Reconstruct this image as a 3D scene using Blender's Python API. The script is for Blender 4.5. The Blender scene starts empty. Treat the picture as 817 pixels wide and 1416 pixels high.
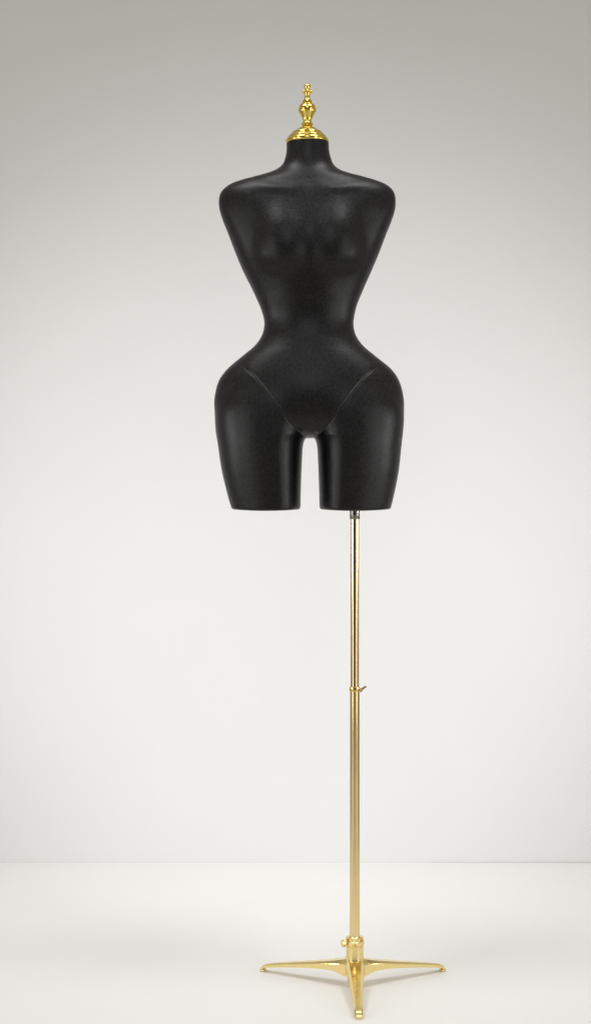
import bpy, bmesh, math
import numpy as np
from mathutils import Vector, Matrix
C = bpy.context.scene.collection
PI = math.pi
S = 702.0; H = 0.935; D = 3.1; F = S*D
def X(px): return (px-408.5)/S
def Z(py): return H-(py-708)/S

# ------------------------------------------------------------ materials
def mat(name):
    m = bpy.data.materials.new(name); m.use_nodes = True
    nt = m.node_tree; return m, nt, nt.nodes['Principled BSDF']
def noise(nt, scale, detail=4, rough=0.6, vec=None):
    n = nt.nodes.new('ShaderNodeTexNoise'); n.inputs['Scale'].default_value = scale
    n.inputs['Detail'].default_value = detail; n.inputs['Roughness'].default_value = rough
    if vec: nt.links.new(vec, n.inputs['Vector'])
    return n
def ramp(nt, fac, a, b, p0=0.3, p1=0.7):
    r = nt.nodes.new('ShaderNodeValToRGB'); nt.links.new(fac, r.inputs[0])
    r.color_ramp.elements[0].position = p0; r.color_ramp.elements[0].color = (*a, 1)
    r.color_ramp.elements[1].position = p1; r.color_ramp.elements[1].color = (*b, 1)
    return r
def bump(nt, b, h, strength, dist):
    bp = nt.nodes.new('ShaderNodeBump'); bp.inputs['Strength'].default_value = strength
    bp.inputs['Distance'].default_value = dist
    nt.links.new(h, bp.inputs['Height']); nt.links.new(bp.outputs[0], b.inputs['Normal'])
    return bp
def coords(nt):
    return nt.nodes.new('ShaderNodeTexCoord').outputs['Object']

def black_skin():
    m, nt, b = mat('black_satin')
    co = coords(nt)
    n1 = noise(nt, 9, 5, 0.6, co)
    r = ramp(nt, n1.outputs[0], (0.0022,0.0022,0.0026), (0.0038,0.0038,0.0044))
    nt.links.new(r.outputs[0], b.inputs['Base Color'])
    n4 = noise(nt, 260, 3, 0.8, co)
    r2 = ramp(nt, n4.outputs[0], (0.33,)*3, (0.47,)*3, .35, .65)
    nt.links.new(r2.outputs[0], b.inputs['Roughness'])
    r3 = ramp(nt, n4.outputs[0], (0.23,)*3, (0.37,)*3, .35, .65)
    nt.links.new(r3.outputs[0], b.inputs['Specular IOR Level'])
    n2 = noise(nt, 330, 3, 0.75, co); n3 = noise(nt, 36, 4, 0.6, co)
    b1 = nt.nodes.new('ShaderNodeBump'); b1.inputs['Strength'].default_value = 0.35; b1.inputs['Distance'].default_value = 0.0010
    nt.links.new(n3.outputs[0], b1.inputs['Height'])
    b2 = bump(nt, b, n2.outputs[0], 0.45, 0.0007)
    nt.links.new(b1.outputs[0], b2.inputs['Normal'])
    return m
def metal(name, col, rough, bs=0.0, bscale=200, var=0.04):
    m, nt, b = mat(name)
    co = coords(nt)
    n = noise(nt, 40, 4, 0.6, co)
    r = ramp(nt, n.outputs[0], tuple(c*0.93 for c in col), col)
    nt.links.new(r.outputs[0], b.inputs['Base Color'])
    r2 = ramp(nt, n.outputs[0], (rough,)*3, (rough+var,)*3)
    nt.links.new(r2.outputs[0], b.inputs['Roughness'])
    b.inputs['Metallic'].default_value = 1
    if bs:
        n2 = noise(nt, bscale, 2, 0.5, co); bump(nt, b, n2.outputs[0], bs, 0.001)
    return m
def matte(name, a, c, rough=0.6, scale=3, bs=0.05, bscale=300, spec=0.3):
    m, nt, b = mat(name)
    co = coords(nt)
    n = noise(nt, scale, 5, 0.6, co)
    r = ramp(nt, n.outputs[0], a, c)
    nt.links.new(r.outputs[0], b.inputs['Base Color'])
    b.inputs['Roughness'].default_value = rough
    b.inputs['Specular IOR Level'].default_value = spec
    n2 = noise(nt, bscale, 3, 0.6, co); bump(nt, b, n2.outputs[0], bs, 0.001)
    return m
M_black = black_skin()
M_gold = metal('polished_gold', (0.86,0.63,0.15), 0.16, 0.12, 110)
M_base = metal('bright_gold', (0.92,0.73,0.33), 0.19, 0.05, 60)
M_champ = metal('champagne_gold', (0.86,0.68,0.35), 0.14, var=0.01)
M_champ2 = metal('pale_champagne_gold', (0.66,0.52,0.29), 0.17, var=0.01)
M_bronze = metal('socket_steel', (0.24,0.22,0.20), 0.25)
M_screw = metal('screw_gold', (0.74,0.50,0.20), 0.2)
M_wall = matte('wall_paint', (0.80,0.80,0.795), (0.825,0.825,0.82), 0.8, 1.3, 0.12, 220, 0.1)
M_floor = matte('floor_white', (0.84,0.835,0.825), (0.865,0.86,0.85), 0.5, 1.7, 0.05, 160, 0.2)
M_seam = matte('gap_grey', (0.45,0.45,0.44), (0.55,0.55,0.54), 0.9)

# ------------------------------------------------------------ helpers
def link(name, bm, m, parent=None, smooth=True, sharp=35):
    me = bpy.data.meshes.new(name)
    bmesh.ops.recalc_face_normals(bm, faces=bm.faces)
    bm.to_mesh(me); bm.free()
    me.materials.append(m)
    if smooth:
        me.polygons.foreach_set('use_smooth', [True]*len(me.polygons))
        me.set_sharp_from_angle(angle=math.radians(sharp))
    o = bpy.data.objects.new(name, me); C.objects.link(o)
    if parent: o.parent = parent
    return o
def lathe(bm, prof, cx=0, cy=0, seg=48, mtx=None):
    rings = []
    for r, z in prof:
        if r < 1e-6: rings.append([bm.verts.new((cx,cy,z))])
        else: rings.append([bm.verts.new((cx+r*math.cos(2*PI*i/seg), cy+r*math.sin(2*PI*i/seg), z)) for i in range(seg)])
    for a, b in zip(rings, rings[1:]):
        for i in range(seg):
            j = (i+1) % seg
            if len(a) == 1 and len(b) == 1: continue
            if len(a) == 1: bm.faces.new((a[0], b[i], b[j]))
            elif len(b) == 1: bm.faces.new((a[i], a[j], b[0]))
            else: bm.faces.new((a[i], a[j], b[j], b[i]))
    vs = [v for r in rings for v in r]
    if mtx is not None: bmesh.ops.transform(bm, matrix=mtx, verts=vs)
    return vs
def loft(bm, rings):
    R = [[bm.verts.new(p) for p in r] for r in rings]
    n = len(R[0])
    for a, b in zip(R, R[1:]):
        for i in range(n):
            j = (i+1) % n; bm.faces.new((a[i], a[j], b[j], b[i]))
    bm.faces.new(R[0]); bm.faces.new(R[-1][::-1])
def box(bm, c, s, bev=0.0):
    r = bmesh.ops.create_cube(bm, size=1)
    bmesh.ops.scale(bm, vec=s, verts=r['verts']); bmesh.ops.translate(bm, vec=c, verts=r['verts'])
    if bev:
        es = list({e for v in r['verts'] for e in v.link_edges})
        bmesh.ops.bevel(bm, geom=es, offset=bev, segments=3, affect='EDGES', profile=0.5)
def cat(rows, sub=6):
    A = np.array(rows, float); out = []
    n = len(A)
    for i in range(n-1):
        p0 = A[max(i-1,0)]; p1 = A[i]; p2 = A[i+1]; p3 = A[min(i+2,n-1)]
        for k in range(sub):
            t = k/sub
            out.append(0.5*((2*p1)+(-p0+p2)*t+(2*p0-5*p1+4*p2-p3)*t*t+(-p0+3*p1-3*p2+p3)*t**3))
    out.append(A[-1]); return out

# ------------------------------------------------------------ body of the dress form
def sect(y, L, R, df, db, n, seg=96, inner=0):
    cx = X((L+R)/2); hw = (R-L)/2/S; z = Z(y); pts = []
    for i in range(seg):
        a = 2*PI*i/seg; c, s = math.cos(a), math.sin(a)
        x = math.copysign(abs(c)**(2/n), c); yy = math.copysign(abs(s)**(2/n), s)
        if yy < 0: x += inner*0.34*(1-abs(x))*(-yy)     # front of the thigh leans inwards
        pts.append((cx+hw*x, (db if yy > 0 else df)*yy, z))
    return pts
T = [ # y, left, right, front depth, back depth, exponent
 (180,397,453,.041,.041,2.0),(196,396.0,454.5,.041,.041,2.0),(208,396,455,.041,.041,2.0),(219,394,457.5,.042,.043,2.0),(229,389.5,462,.044,.047,2.0),
 (236.5,379,472,.047,.052,2.0),(241.5,366,486,.050,.056,2.05),(246,349,504,.053,.059,2.1),(250.5,332.5,519.5,.056,.062,2.15),
 (255,319.5,531.5,.059,.065,2.2),(260.5,311,540,.063,.068,2.25),(267.5,305,545,.067,.072,2.3),(277,302.5,547,.071,.075,2.3),
 (290,303.5,546,.076,.078,2.3),(305,308,541.5,.081,.080,2.25),(325,316,533.5,.085,.080,2.2),(350,325.5,524,.085,.077,2.15),
 (375,336,513.5,.080,.071,2.15),(400,348.5,502.5,.072,.063,2.1),(422,358.5,493.5,.065,.057,2.1),(438,364,489.8,.062,.055,2.1),
 (450,365.3,488.7,.062,.056,2.1),(465,361.5,492.5,.065,.061,2.1),(480,350.5,503.5,.071,.070,2.1),(495,332,522,.077,.080,2.15),
 (511,313,542,.083,.090,2.15),(528,301,553,.088,.097,2.15),(548,296.5,558,.091,.100,2.15),(565,296.5,558,.092,.098,2.15),
 (580,318,538,.088,.085,2.1),(591,362,494,.080,.070,2.05),(599,400,457,.066,.052,2.0),(605.5,420,437,.042,.034,2.0)]
TH = [ # y, outer, inner, front, back
 (514,362,380,.030,.035),(522,338,402,.056,.065),(532,321,412,.074,.085),(542,310,419,.085,.098),(554,302,423,.090,.106),(568,297,425,.093,.108),
 (590,297.5,425,.094,.102),(601,299,424,.094,.098),(610,300.5,420.5,.093,.094),(620,302,418.5,.092,.091),(650,306.5,417,.087,.084),(680,313.5,416,.081,.077),(700,319,415.5,.077,.073),(706.5,320.5,415,.076,.072)]
bm = bmesh.new()
loft(bm, [sect(*r) for r in cat(T)])
loft(bm, [sect(y,o,i,f,b,2.15,inner=1) for y,o,i,f,b in cat(TH)])
def rt(y, o, i):
    return (857.0-i, 855.5-o+ (4.5*max(0,(y-600))/103 if y > 600 else 0))
loft(bm, [sect(y,*rt(y,o,i),f,b,2.15,inner=-1) for y,o,i,f,b in cat(TH)])
bmesh.ops.recalc_face_normals(bm, faces=bm.faces)
tmp = bpy.data.meshes.new('tmp'); bm.to_mesh(tmp); bm.free()
to = bpy.data.objects.new('tmp', tmp); C.objects.link(to)
rm = to.modifiers.new('r', 'REMESH'); rm.mode = 'VOXEL'; rm.voxel_size = 0.0018
sm = to.modifiers.new('s', 'SMOOTH'); sm.factor = 0.5; sm.iterations = 26
dg = bpy.context.evaluated_depsgraph_get()
body = bpy.data.meshes.new_from_object(to.evaluated_get(dg))
bpy.data.objects.remove(to); bpy.data.meshes.remove(tmp)

def soften(me):     # blend belly and thighs before the leg line is pressed in
    n = len(me.vertices); co = np.empty(n*3); me.vertices.foreach_get('co', co); co = co.reshape(-1,3)
    ed = np.empty(len(me.edges)*2, dtype=np.int32); me.edges.foreach_get('vertices', ed); ed = ed.reshape(-1,2)
    deg = np.bincount(ed.ravel(), minlength=n).astype(float)
    px = 408.5+co[:,0]*F/(D+co[:,1]); py = 708-(co[:,2]-H)*F/(D+co[:,1])
    mid = np.clip((108-np.abs(px-427.5))/15,0,1)*np.clip((-co[:,1]-.02)/.02,0,1)
    w = np.clip((py-485)/20,0,1)*np.clip((600-py)/10,0,1)*np.maximum(mid, 0.45)
    w = (w*0.9)[:,None]
    for _ in range(160):
        s = np.stack([np.bincount(ed[:,0], co[ed[:,1],k], n)+np.bincount(ed[:,1], co[ed[:,0],k], n) for k in range(3)],1)/deg[:,None]
        co = co*(1-w)+s*w
    me.vertices.foreach_set('co', co.ravel()); me.update()
soften(body)

def displace(me):
    n = len(me.vertices)
    co = np.empty(n*3); me.vertices.foreach_get('co', co); co = co.reshape(-1,3)
    no = np.empty(n*3); me.vertices.foreach_get('normal', no); no = no.reshape(-1,3)
    px = 408.5+co[:,0]*F/(D+co[:,1]); py = 708-(co[:,2]-H)*F/(D+co[:,1])
    front = np.clip((-no[:,1]+0.05)/0.35, 0, 1)
    d = np.zeros(n); cx = 427.5
    for sgn in (-1, 1):                      # bust
        u = (px-(cx+sgn*39))/29.0; v = (py-346)/np.where(py > 346, 24.5, 50.0)
        rr = u*u+v*v
        d += 0.0178*np.exp(-rr*rr/2.6-rr*0.5)
    d += 0.0040*np.exp(-((px-cx)/22)**2-((py-316)/34)**2)    # breast bone
    for sgn in (-1, 1):                      # soft turn between chest and arm stump
        u = (px-cx)*sgn
        d += -0.0016*np.exp(-((u-(88-0.18*(py-290)))/9)**2)*np.clip((py-268)/30,0,1)*np.clip((372-py)/45,0,1)
    for sgn in (-1, 1):                      # collar bones
        u = (px-cx)*sgn; line = 262-0.10*(u-20)-0.0007*(u-50)**2
        w = np.clip((u-12)/16,0,1)*np.clip((88-u)/40,0,1)
        d += 0.0014*w*np.exp(-((py-line)/6)**2) - 0.0009*w*np.exp(-((py-line+10)/6)**2)
    d += -0.0012*np.exp(-((px-cx)/10)**2-((py-252)/8)**2)
    for sgn in (-1, 1):                      # lower edge of rib cage
        u = (px-cx)*sgn; line = 398+0.35*u
        d += 0.0007*np.clip((u-5)/15,0,1)*np.clip((60-u)/20,0,1)*np.exp(-((py-line)/11)**2)
    d += 0.004*np.exp(-((px-cx)/46)**2-((py-535)/34)**2)     # belly
    kx = np.array([0,4,9,18,30,43,60,76,90]); ky = np.array([605,604.6,602.5,595,580,561,538,519.5,507.])
    u = np.abs(px-428.5)
    line = np.interp(u, kx, ky)
    slope = np.interp(u, [0,6,16,90],[0.05,0.4,1.15,1.1])
    dist = (line-py)/np.sqrt(1+slope**2)
    fade = np.clip((92-u)/10,0,1)*np.clip((u-1)/4,0,1)
    step = 1/(1+np.exp(-dist/0.45))
    d += fade*(0.0014*step*np.exp(-np.clip(dist,0,None)/15) - 0.0015*np.exp(-((dist+0.8)/1.1)**2))
    co = co + no*(d*front)[:,None]
    bot = np.clip((py-696)/10,0,1)
    xc = np.where(px < 428.5, 368, 490); co[:,2] += bot*(2.2/S)*np.clip(np.abs(px-xc)/48,0,1)**2
    back = np.clip(no[:,1]/0.4, 0, 1)
    g = -0.010*np.exp(-((px-cx)/9)**2)*np.clip((py-520)/30,0,1)*np.clip((620-py)/20,0,1)
    spine = -0.005*np.exp(-((px-cx)/9)**2)*np.clip((py-270)/40,0,1)*np.clip((510-py)/40,0,1)
    co = co + no*((g+spine)*back)[:,None]
    me.vertices.foreach_set('co', co.ravel()); me.update()
displace(body)
bm = bmesh.new(); bm.from_mesh(body); bpy.data.meshes.remove(body)
g = bm.verts[:]+bm.edges[:]+bm.faces[:]
r = bmesh.ops.bisect_plane(bm, geom=g, plane_co=(0,0,Z(194)), plane_no=(0,0,1), clear_outer=True)
bmesh.ops.holes_fill(bm, edges=[e for e in r['geom_cut'] if isinstance(e, bmesh.types.BMEdge)], sides=0)

stand = bpy.data.objects.new('dress_form', None); C.objects.link(stand)
stand.location = (X(490), 0, 0)
stand['label'] = 'black armless mannequin torso with narrow waist on a slim gold tripod pole stand'
stand['category'] = 'mannequin'
bpy.context.view_layer.update()
inv = Matrix.Translation((-X(490),0,0))
def part(name, bm, m, parent=stand, **k):
    bmesh.ops.transform(bm, matrix=inv, verts=bm.verts)
    return link(name, bm, m, parent, **k)
torso = part('torso', bm, M_black, sharp=60)

# ------------------------------------------------------------ neck cap and finial
fx = X(424.8)
def P(rows): return [(r/S, Z(y)) for r, y in rows]
bm = bmesh.new()
lathe(bm, P([(0,198.5),(28.5,198.5),(29.6,197),(29.9,194.8),(29.2,192.8),(27.4,191.6),(26.2,191),(26.4,189.8),(25.6,188.4),(23.2,186.4),(21.4,185.4),(21.2,184.0),(20.2,182.8),(17.6,181.4),(14.4,180.2),(13.6,179),(12.4,177.8),(9.4,176.6),(7.4,175.4),(0,175)]), fx, 0, 72)
cap = part('neck_cap', bm, M_gold, sharp=40)
bm = bmesh.new()
lathe(bm, P([(0,177),(7.0,177),(6.4,175.2),(7.2,174.2),(8.4,172.8),(8.2,171.2),(6.6,170),(5.8,168),(6.4,165),(8.0,161.6),(10.0,158.2),(11.6,155.6),(12.5,153),(12.5,150.8),(10.9,150.2),(10.9,149.2),(11.9,148.4),(10.8,146),(8.2,143.6),(5.6,142.2),(7.0,141.2),(7.0,139.8),(5.0,138.6),(4.2,137),(3.6,135),(3.4,133.4),(0,133)]), fx, 0, 48)
fin = part('finial', bm, M_gold, sharp=40)
bm = bmesh.new()
lathe(bm, P([(0,134),(3.6,134),(3.4,132),(4.2,130.6),(4.8,128.4),(4.6,126.4),(3.8,124.6),(3.4,123),(4.2,121.6),(4.8,119.6),(4.2,117.4),(2.2,116.2),(0,115.9)]), fx, 0, 32)
for k in range(4):
    a = k*PI/2+0.1
    r = bmesh.ops.create_uvsphere(bm, u_segments=16, v_segments=10, radius=2.5/S)
    bmesh.ops.translate(bm, vec=(fx+4.8/S*math.cos(a), 4.8/S*math.sin(a), Z(126.6)), verts=r['verts'])
part('knob', bm, M_gold, fin, sharp=60)

# ------------------------------------------------------------ pole
pxx = X(490.3)
bm = bmesh.new()
lathe(bm, P([(0,700),(7.0,700),(7.0,709.6),(6.4,710),(6.4,710.6),(7.1,711),(7.1,717),(6.4,718),(0,718)]), pxx, 0, 40)
part('pole_socket', bm, M_bronze)
bm = bmesh.new()
lathe(bm, P([(0,717.5),(6.0,717.5),(6.0,955),(0,955)]), pxx, 0, 48)
part('upper_rod', bm, M_champ2)
bm = bmesh.new()
lathe(bm, P([(0,951.5),(6.4,951.5),(6.9,952.2),(7.0,1300),(0,1300)]), pxx, 0, 48)
part('lower_tube', bm, M_champ)
bm = bmesh.new()
lathe(bm, P([(6.1,949.8),(7.3,949.8),(7.6,950.4),(7.6,955.2),(7.3,955.8),(6.1,955.8),(6.1,949.8)]), pxx, 0, 40)
part('height_collar', bm, M_screw)
bm = bmesh.new()
lathe(bm, [(0,0.006),(.0022,0.006),(.0022,.0145),(0,.0145)], 0,0,16, Matrix.Translation((pxx,0,Z(954)))@Matrix.Rotation(PI/2,4,'Y'))
wing = [(0.0105,-.0045),(.0135,-.0040),(.0160,.0000),(.0195,.0034),(.0225,.0042),(.0232,.0064),(.0215,.0078),(.0175,.0066),(.0140,.0035),(.0108,.0030)]
fv = [bm.verts.new((pxx+a, -.0016, Z(954)+b)) for a,b in wing]; bv = [bm.verts.new((pxx+a, .0016, Z(954)+b)) for a,b in wing]
bm.faces.new(fv); bm.faces.new(bv[::-1])
for i in range(len(wing)):
    j = (i+1)%len(wing); bm.faces.new((fv[i],fv[j],bv[j],bv[i]))
part('thumb_screw', bm, M_screw)

# ------------------------------------------------------------ tripod base
bm = bmesh.new()
lathe(bm, [(0,.024),(.015,.024),(.0180,.028),(.0190,.036),(.0184,.050),(.0178,.056),(.0174,.058),(.0174,.081),(.0166,.0815),(.0166,.083),(.0180,.084),(.0186,.0855),(.0186,.0910),(.0176,.0922),(.0150,.0930),(.0150,.0985),(.0135,.0998),(.0100,.0998),(.0098,.0990),(.0,.0990)], pxx, 0, 56)
for k in range(12):
    a = 2*PI*k/12
    m = Matrix.Translation((pxx+.0150*math.cos(a), .0150*math.sin(a), .0955))@Matrix.Rotation(a,4,'Z')
    r = bmesh.ops.create_cube(bm, size=1)
    bmesh.ops.scale(bm, vec=(.0040,.0040,.0064), verts=r['verts'])
    bmesh.ops.transform(bm, matrix=m, verts=r['verts'])
hub = part('hub', bm, M_base, sharp=35)
bm = bmesh.new()
mx = Matrix.Translation((pxx,0,.0875))@Matrix.Rotation(math.radians(200),4,'Z')@Matrix.Rotation(PI/2,4,'Y')
lathe(bm, [(0,.012),(.003,.012),(.003,.0195),(.0060,.0198),(.0072,.0205),(.0072,.0265),(.0062,.0275),(.0030,.0278),(0,.0278)], 0,0,24, mx)
part('clamp_knob', bm, M_base)

def leg(az, k=1.0, wk=1.0):
    L = [ # r, top z, thickness, width
      (.006,.0570,.036,.036),(.020,.0535,.029,.0355),(.038,.0490,.0205,.0330),(.060,.0443,.0155,.0295),(.090,.0385,.0122,.0255),(.120,.0328,.0102,.0222),
      (.150,.0272,.0088,.0192),(.178,.0218,.0078,.0168),(.196,.0180,.0074,.0154),(.205,.0150,.0074,.0148),(.2110,.0105,.0070,.0142),(.2145,.0060,.0052,.0138)]
    m = Matrix.Translation((pxx,0,0))@Matrix.Rotation(az,4,'Z')@Matrix.Diagonal((k,wk,1,1))
    bm = bmesh.new(); rings = []
    for r,zt,t,w in cat(L,4):
        h = w/2; pts = [(-h*.62,0),(h*.62,0),(h*.95,-t*.24),(h*.99,-t*.32),(h*1.0,-t*.96),(h*.97,-t),(-h*.97,-t),(-h*1.0,-t*.96),(-h*.99,-t*.32),(-h*.95,-t*.24)]
        rings.append([m@Vector((r, a, max(zt+b,.0012))) for a,b in pts])
    loft(bm, rings)
    o = part('leg', bm, M_base, sharp=14)
    bm = bmesh.new()
    box(bm, (.2095,0,.0024), (.0080,.0118,.0046), .0006)
    bmesh.ops.transform(bm, matrix=m, verts=bm.verts)
    part('foot', bm, M_base, o)
for a, k, wk in ((270,.94,1.08), (30,1,1), (150,1,1)): leg(math.radians(a), k, wk)

# ------------------------------------------------------------ setting
WY = F*H/485.0 - D
def struct(name, bm, m):
    o = link(name, bm, m, smooth=False); o['kind'] = 'structure'; return o
bm = bmesh.new(); box(bm, (0, WY-5, -.05), (12, 10, .1)); struct('floor', bm, M_floor)
bm = bmesh.new(); box(bm, (0, WY+.06, 1.9), (12, .119, 4.0)); struct('wall', bm, M_wall)
bm = bmesh.new()
vs = [bm.verts.new(p) for p in ((.36,WY-.0022,.0006),(1.6,WY-.0035,.0006),(1.6,WY-.001,.0006),(.36,WY-.0012,.0006))]; bm.faces.new(vs)
struct('floor_gap', bm, M_seam)

# ------------------------------------------------------------ camera
cam = bpy.data.cameras.new('camera'); co = bpy.data.objects.new('camera', cam); C.objects.link(co)
co.location = (0, -D, H); co.rotation_euler = (PI/2, 0, 0)
cam.sensor_fit = 'VERTICAL'; cam.sensor_height = 36; cam.lens = 36*F/1416; cam.clip_end = 100; cam.clip_start = .05
bpy.context.scene.camera = co

# ------------------------------------------------------------ lights
def aim(o, t): o.rotation_euler = (Vector(t)-o.location).to_track_quat('-Z','Y').to_euler()
def area(name, loc, t, sx, sy, e, col=(1,1,1)):
    l = bpy.data.lights.new(name,'AREA'); l.shape='RECTANGLE'; l.size=sx; l.size_y=sy; l.energy=e; l.color=col
    o = bpy.data.objects.new(name,l); C.objects.link(o); o.location=loc; aim(o,t); return o
def spot(name, loc, t, ang, e, rad, col=(1,1,1)):
    l = bpy.data.lights.new(name,'SPOT'); l.spot_size=math.radians(ang); l.spot_blend=1; l.energy=e; l.shadow_soft_size=rad; l.color=col
    o = bpy.data.objects.new(name,l); C.objects.link(o); o.location=loc; aim(o,t); return o
area('softbox_left', (-2.1,-1.9,1.1), (0,0,.85), .60, 1.9, 15)
area('softbox_right', (2.1,-1.9,1.1), (0,0,.85), .60, 1.9, 15)
area('softbox_top', (0,-2.7,2.5), (0,0,1.2), 1.2, .5, 10)
CO = (.97,.98,1.0)
spot('wall_spot_left', (-2.3,-.6,.98), (.34,WY,.88), 60, 92, .25, CO)
spot('wall_spot_right', (2.3,-.6,.98), (-.34,WY,.88), 60, 92, .25, CO)
spot('overhead_spot_left', (-.9,-.6,3.6), (0,.22,.0), 56, 132, .5, CO)
spot('overhead_spot_right', (.9,-.6,3.6), (0,.22,.0), 56, 132, .5, CO)

w = bpy.data.worlds.new('World'); bpy.context.scene.world = w; w.use_nodes = True
nt = w.node_tree; bg = nt.nodes['Background']
tc = nt.nodes.new('ShaderNodeTexCoord'); sp = nt.nodes.new('ShaderNodeSeparateXYZ'); nt.links.new(tc.outputs['Generated'], sp.inputs[0])
mr = nt.nodes.new('ShaderNodeMapRange'); nt.links.new(sp.outputs['Y'], mr.inputs['Value'])
mr.inputs['From Min'].default_value = -1.0; mr.inputs['From Max'].default_value = -0.25
r = ramp(nt, mr.outputs[0], (0.08,0.072,0.057), (0.56,0.52,0.42), 0.15, 1.0)
nt.links.new(r.outputs[0], bg.inputs['Color']); bg.inputs['Strength'].default_value = 0.80
sc = bpy.context.scene
sc.view_settings.view_transform = 'Standard'; sc.view_settings.look = 'None'; sc.view_settings.exposure = 0
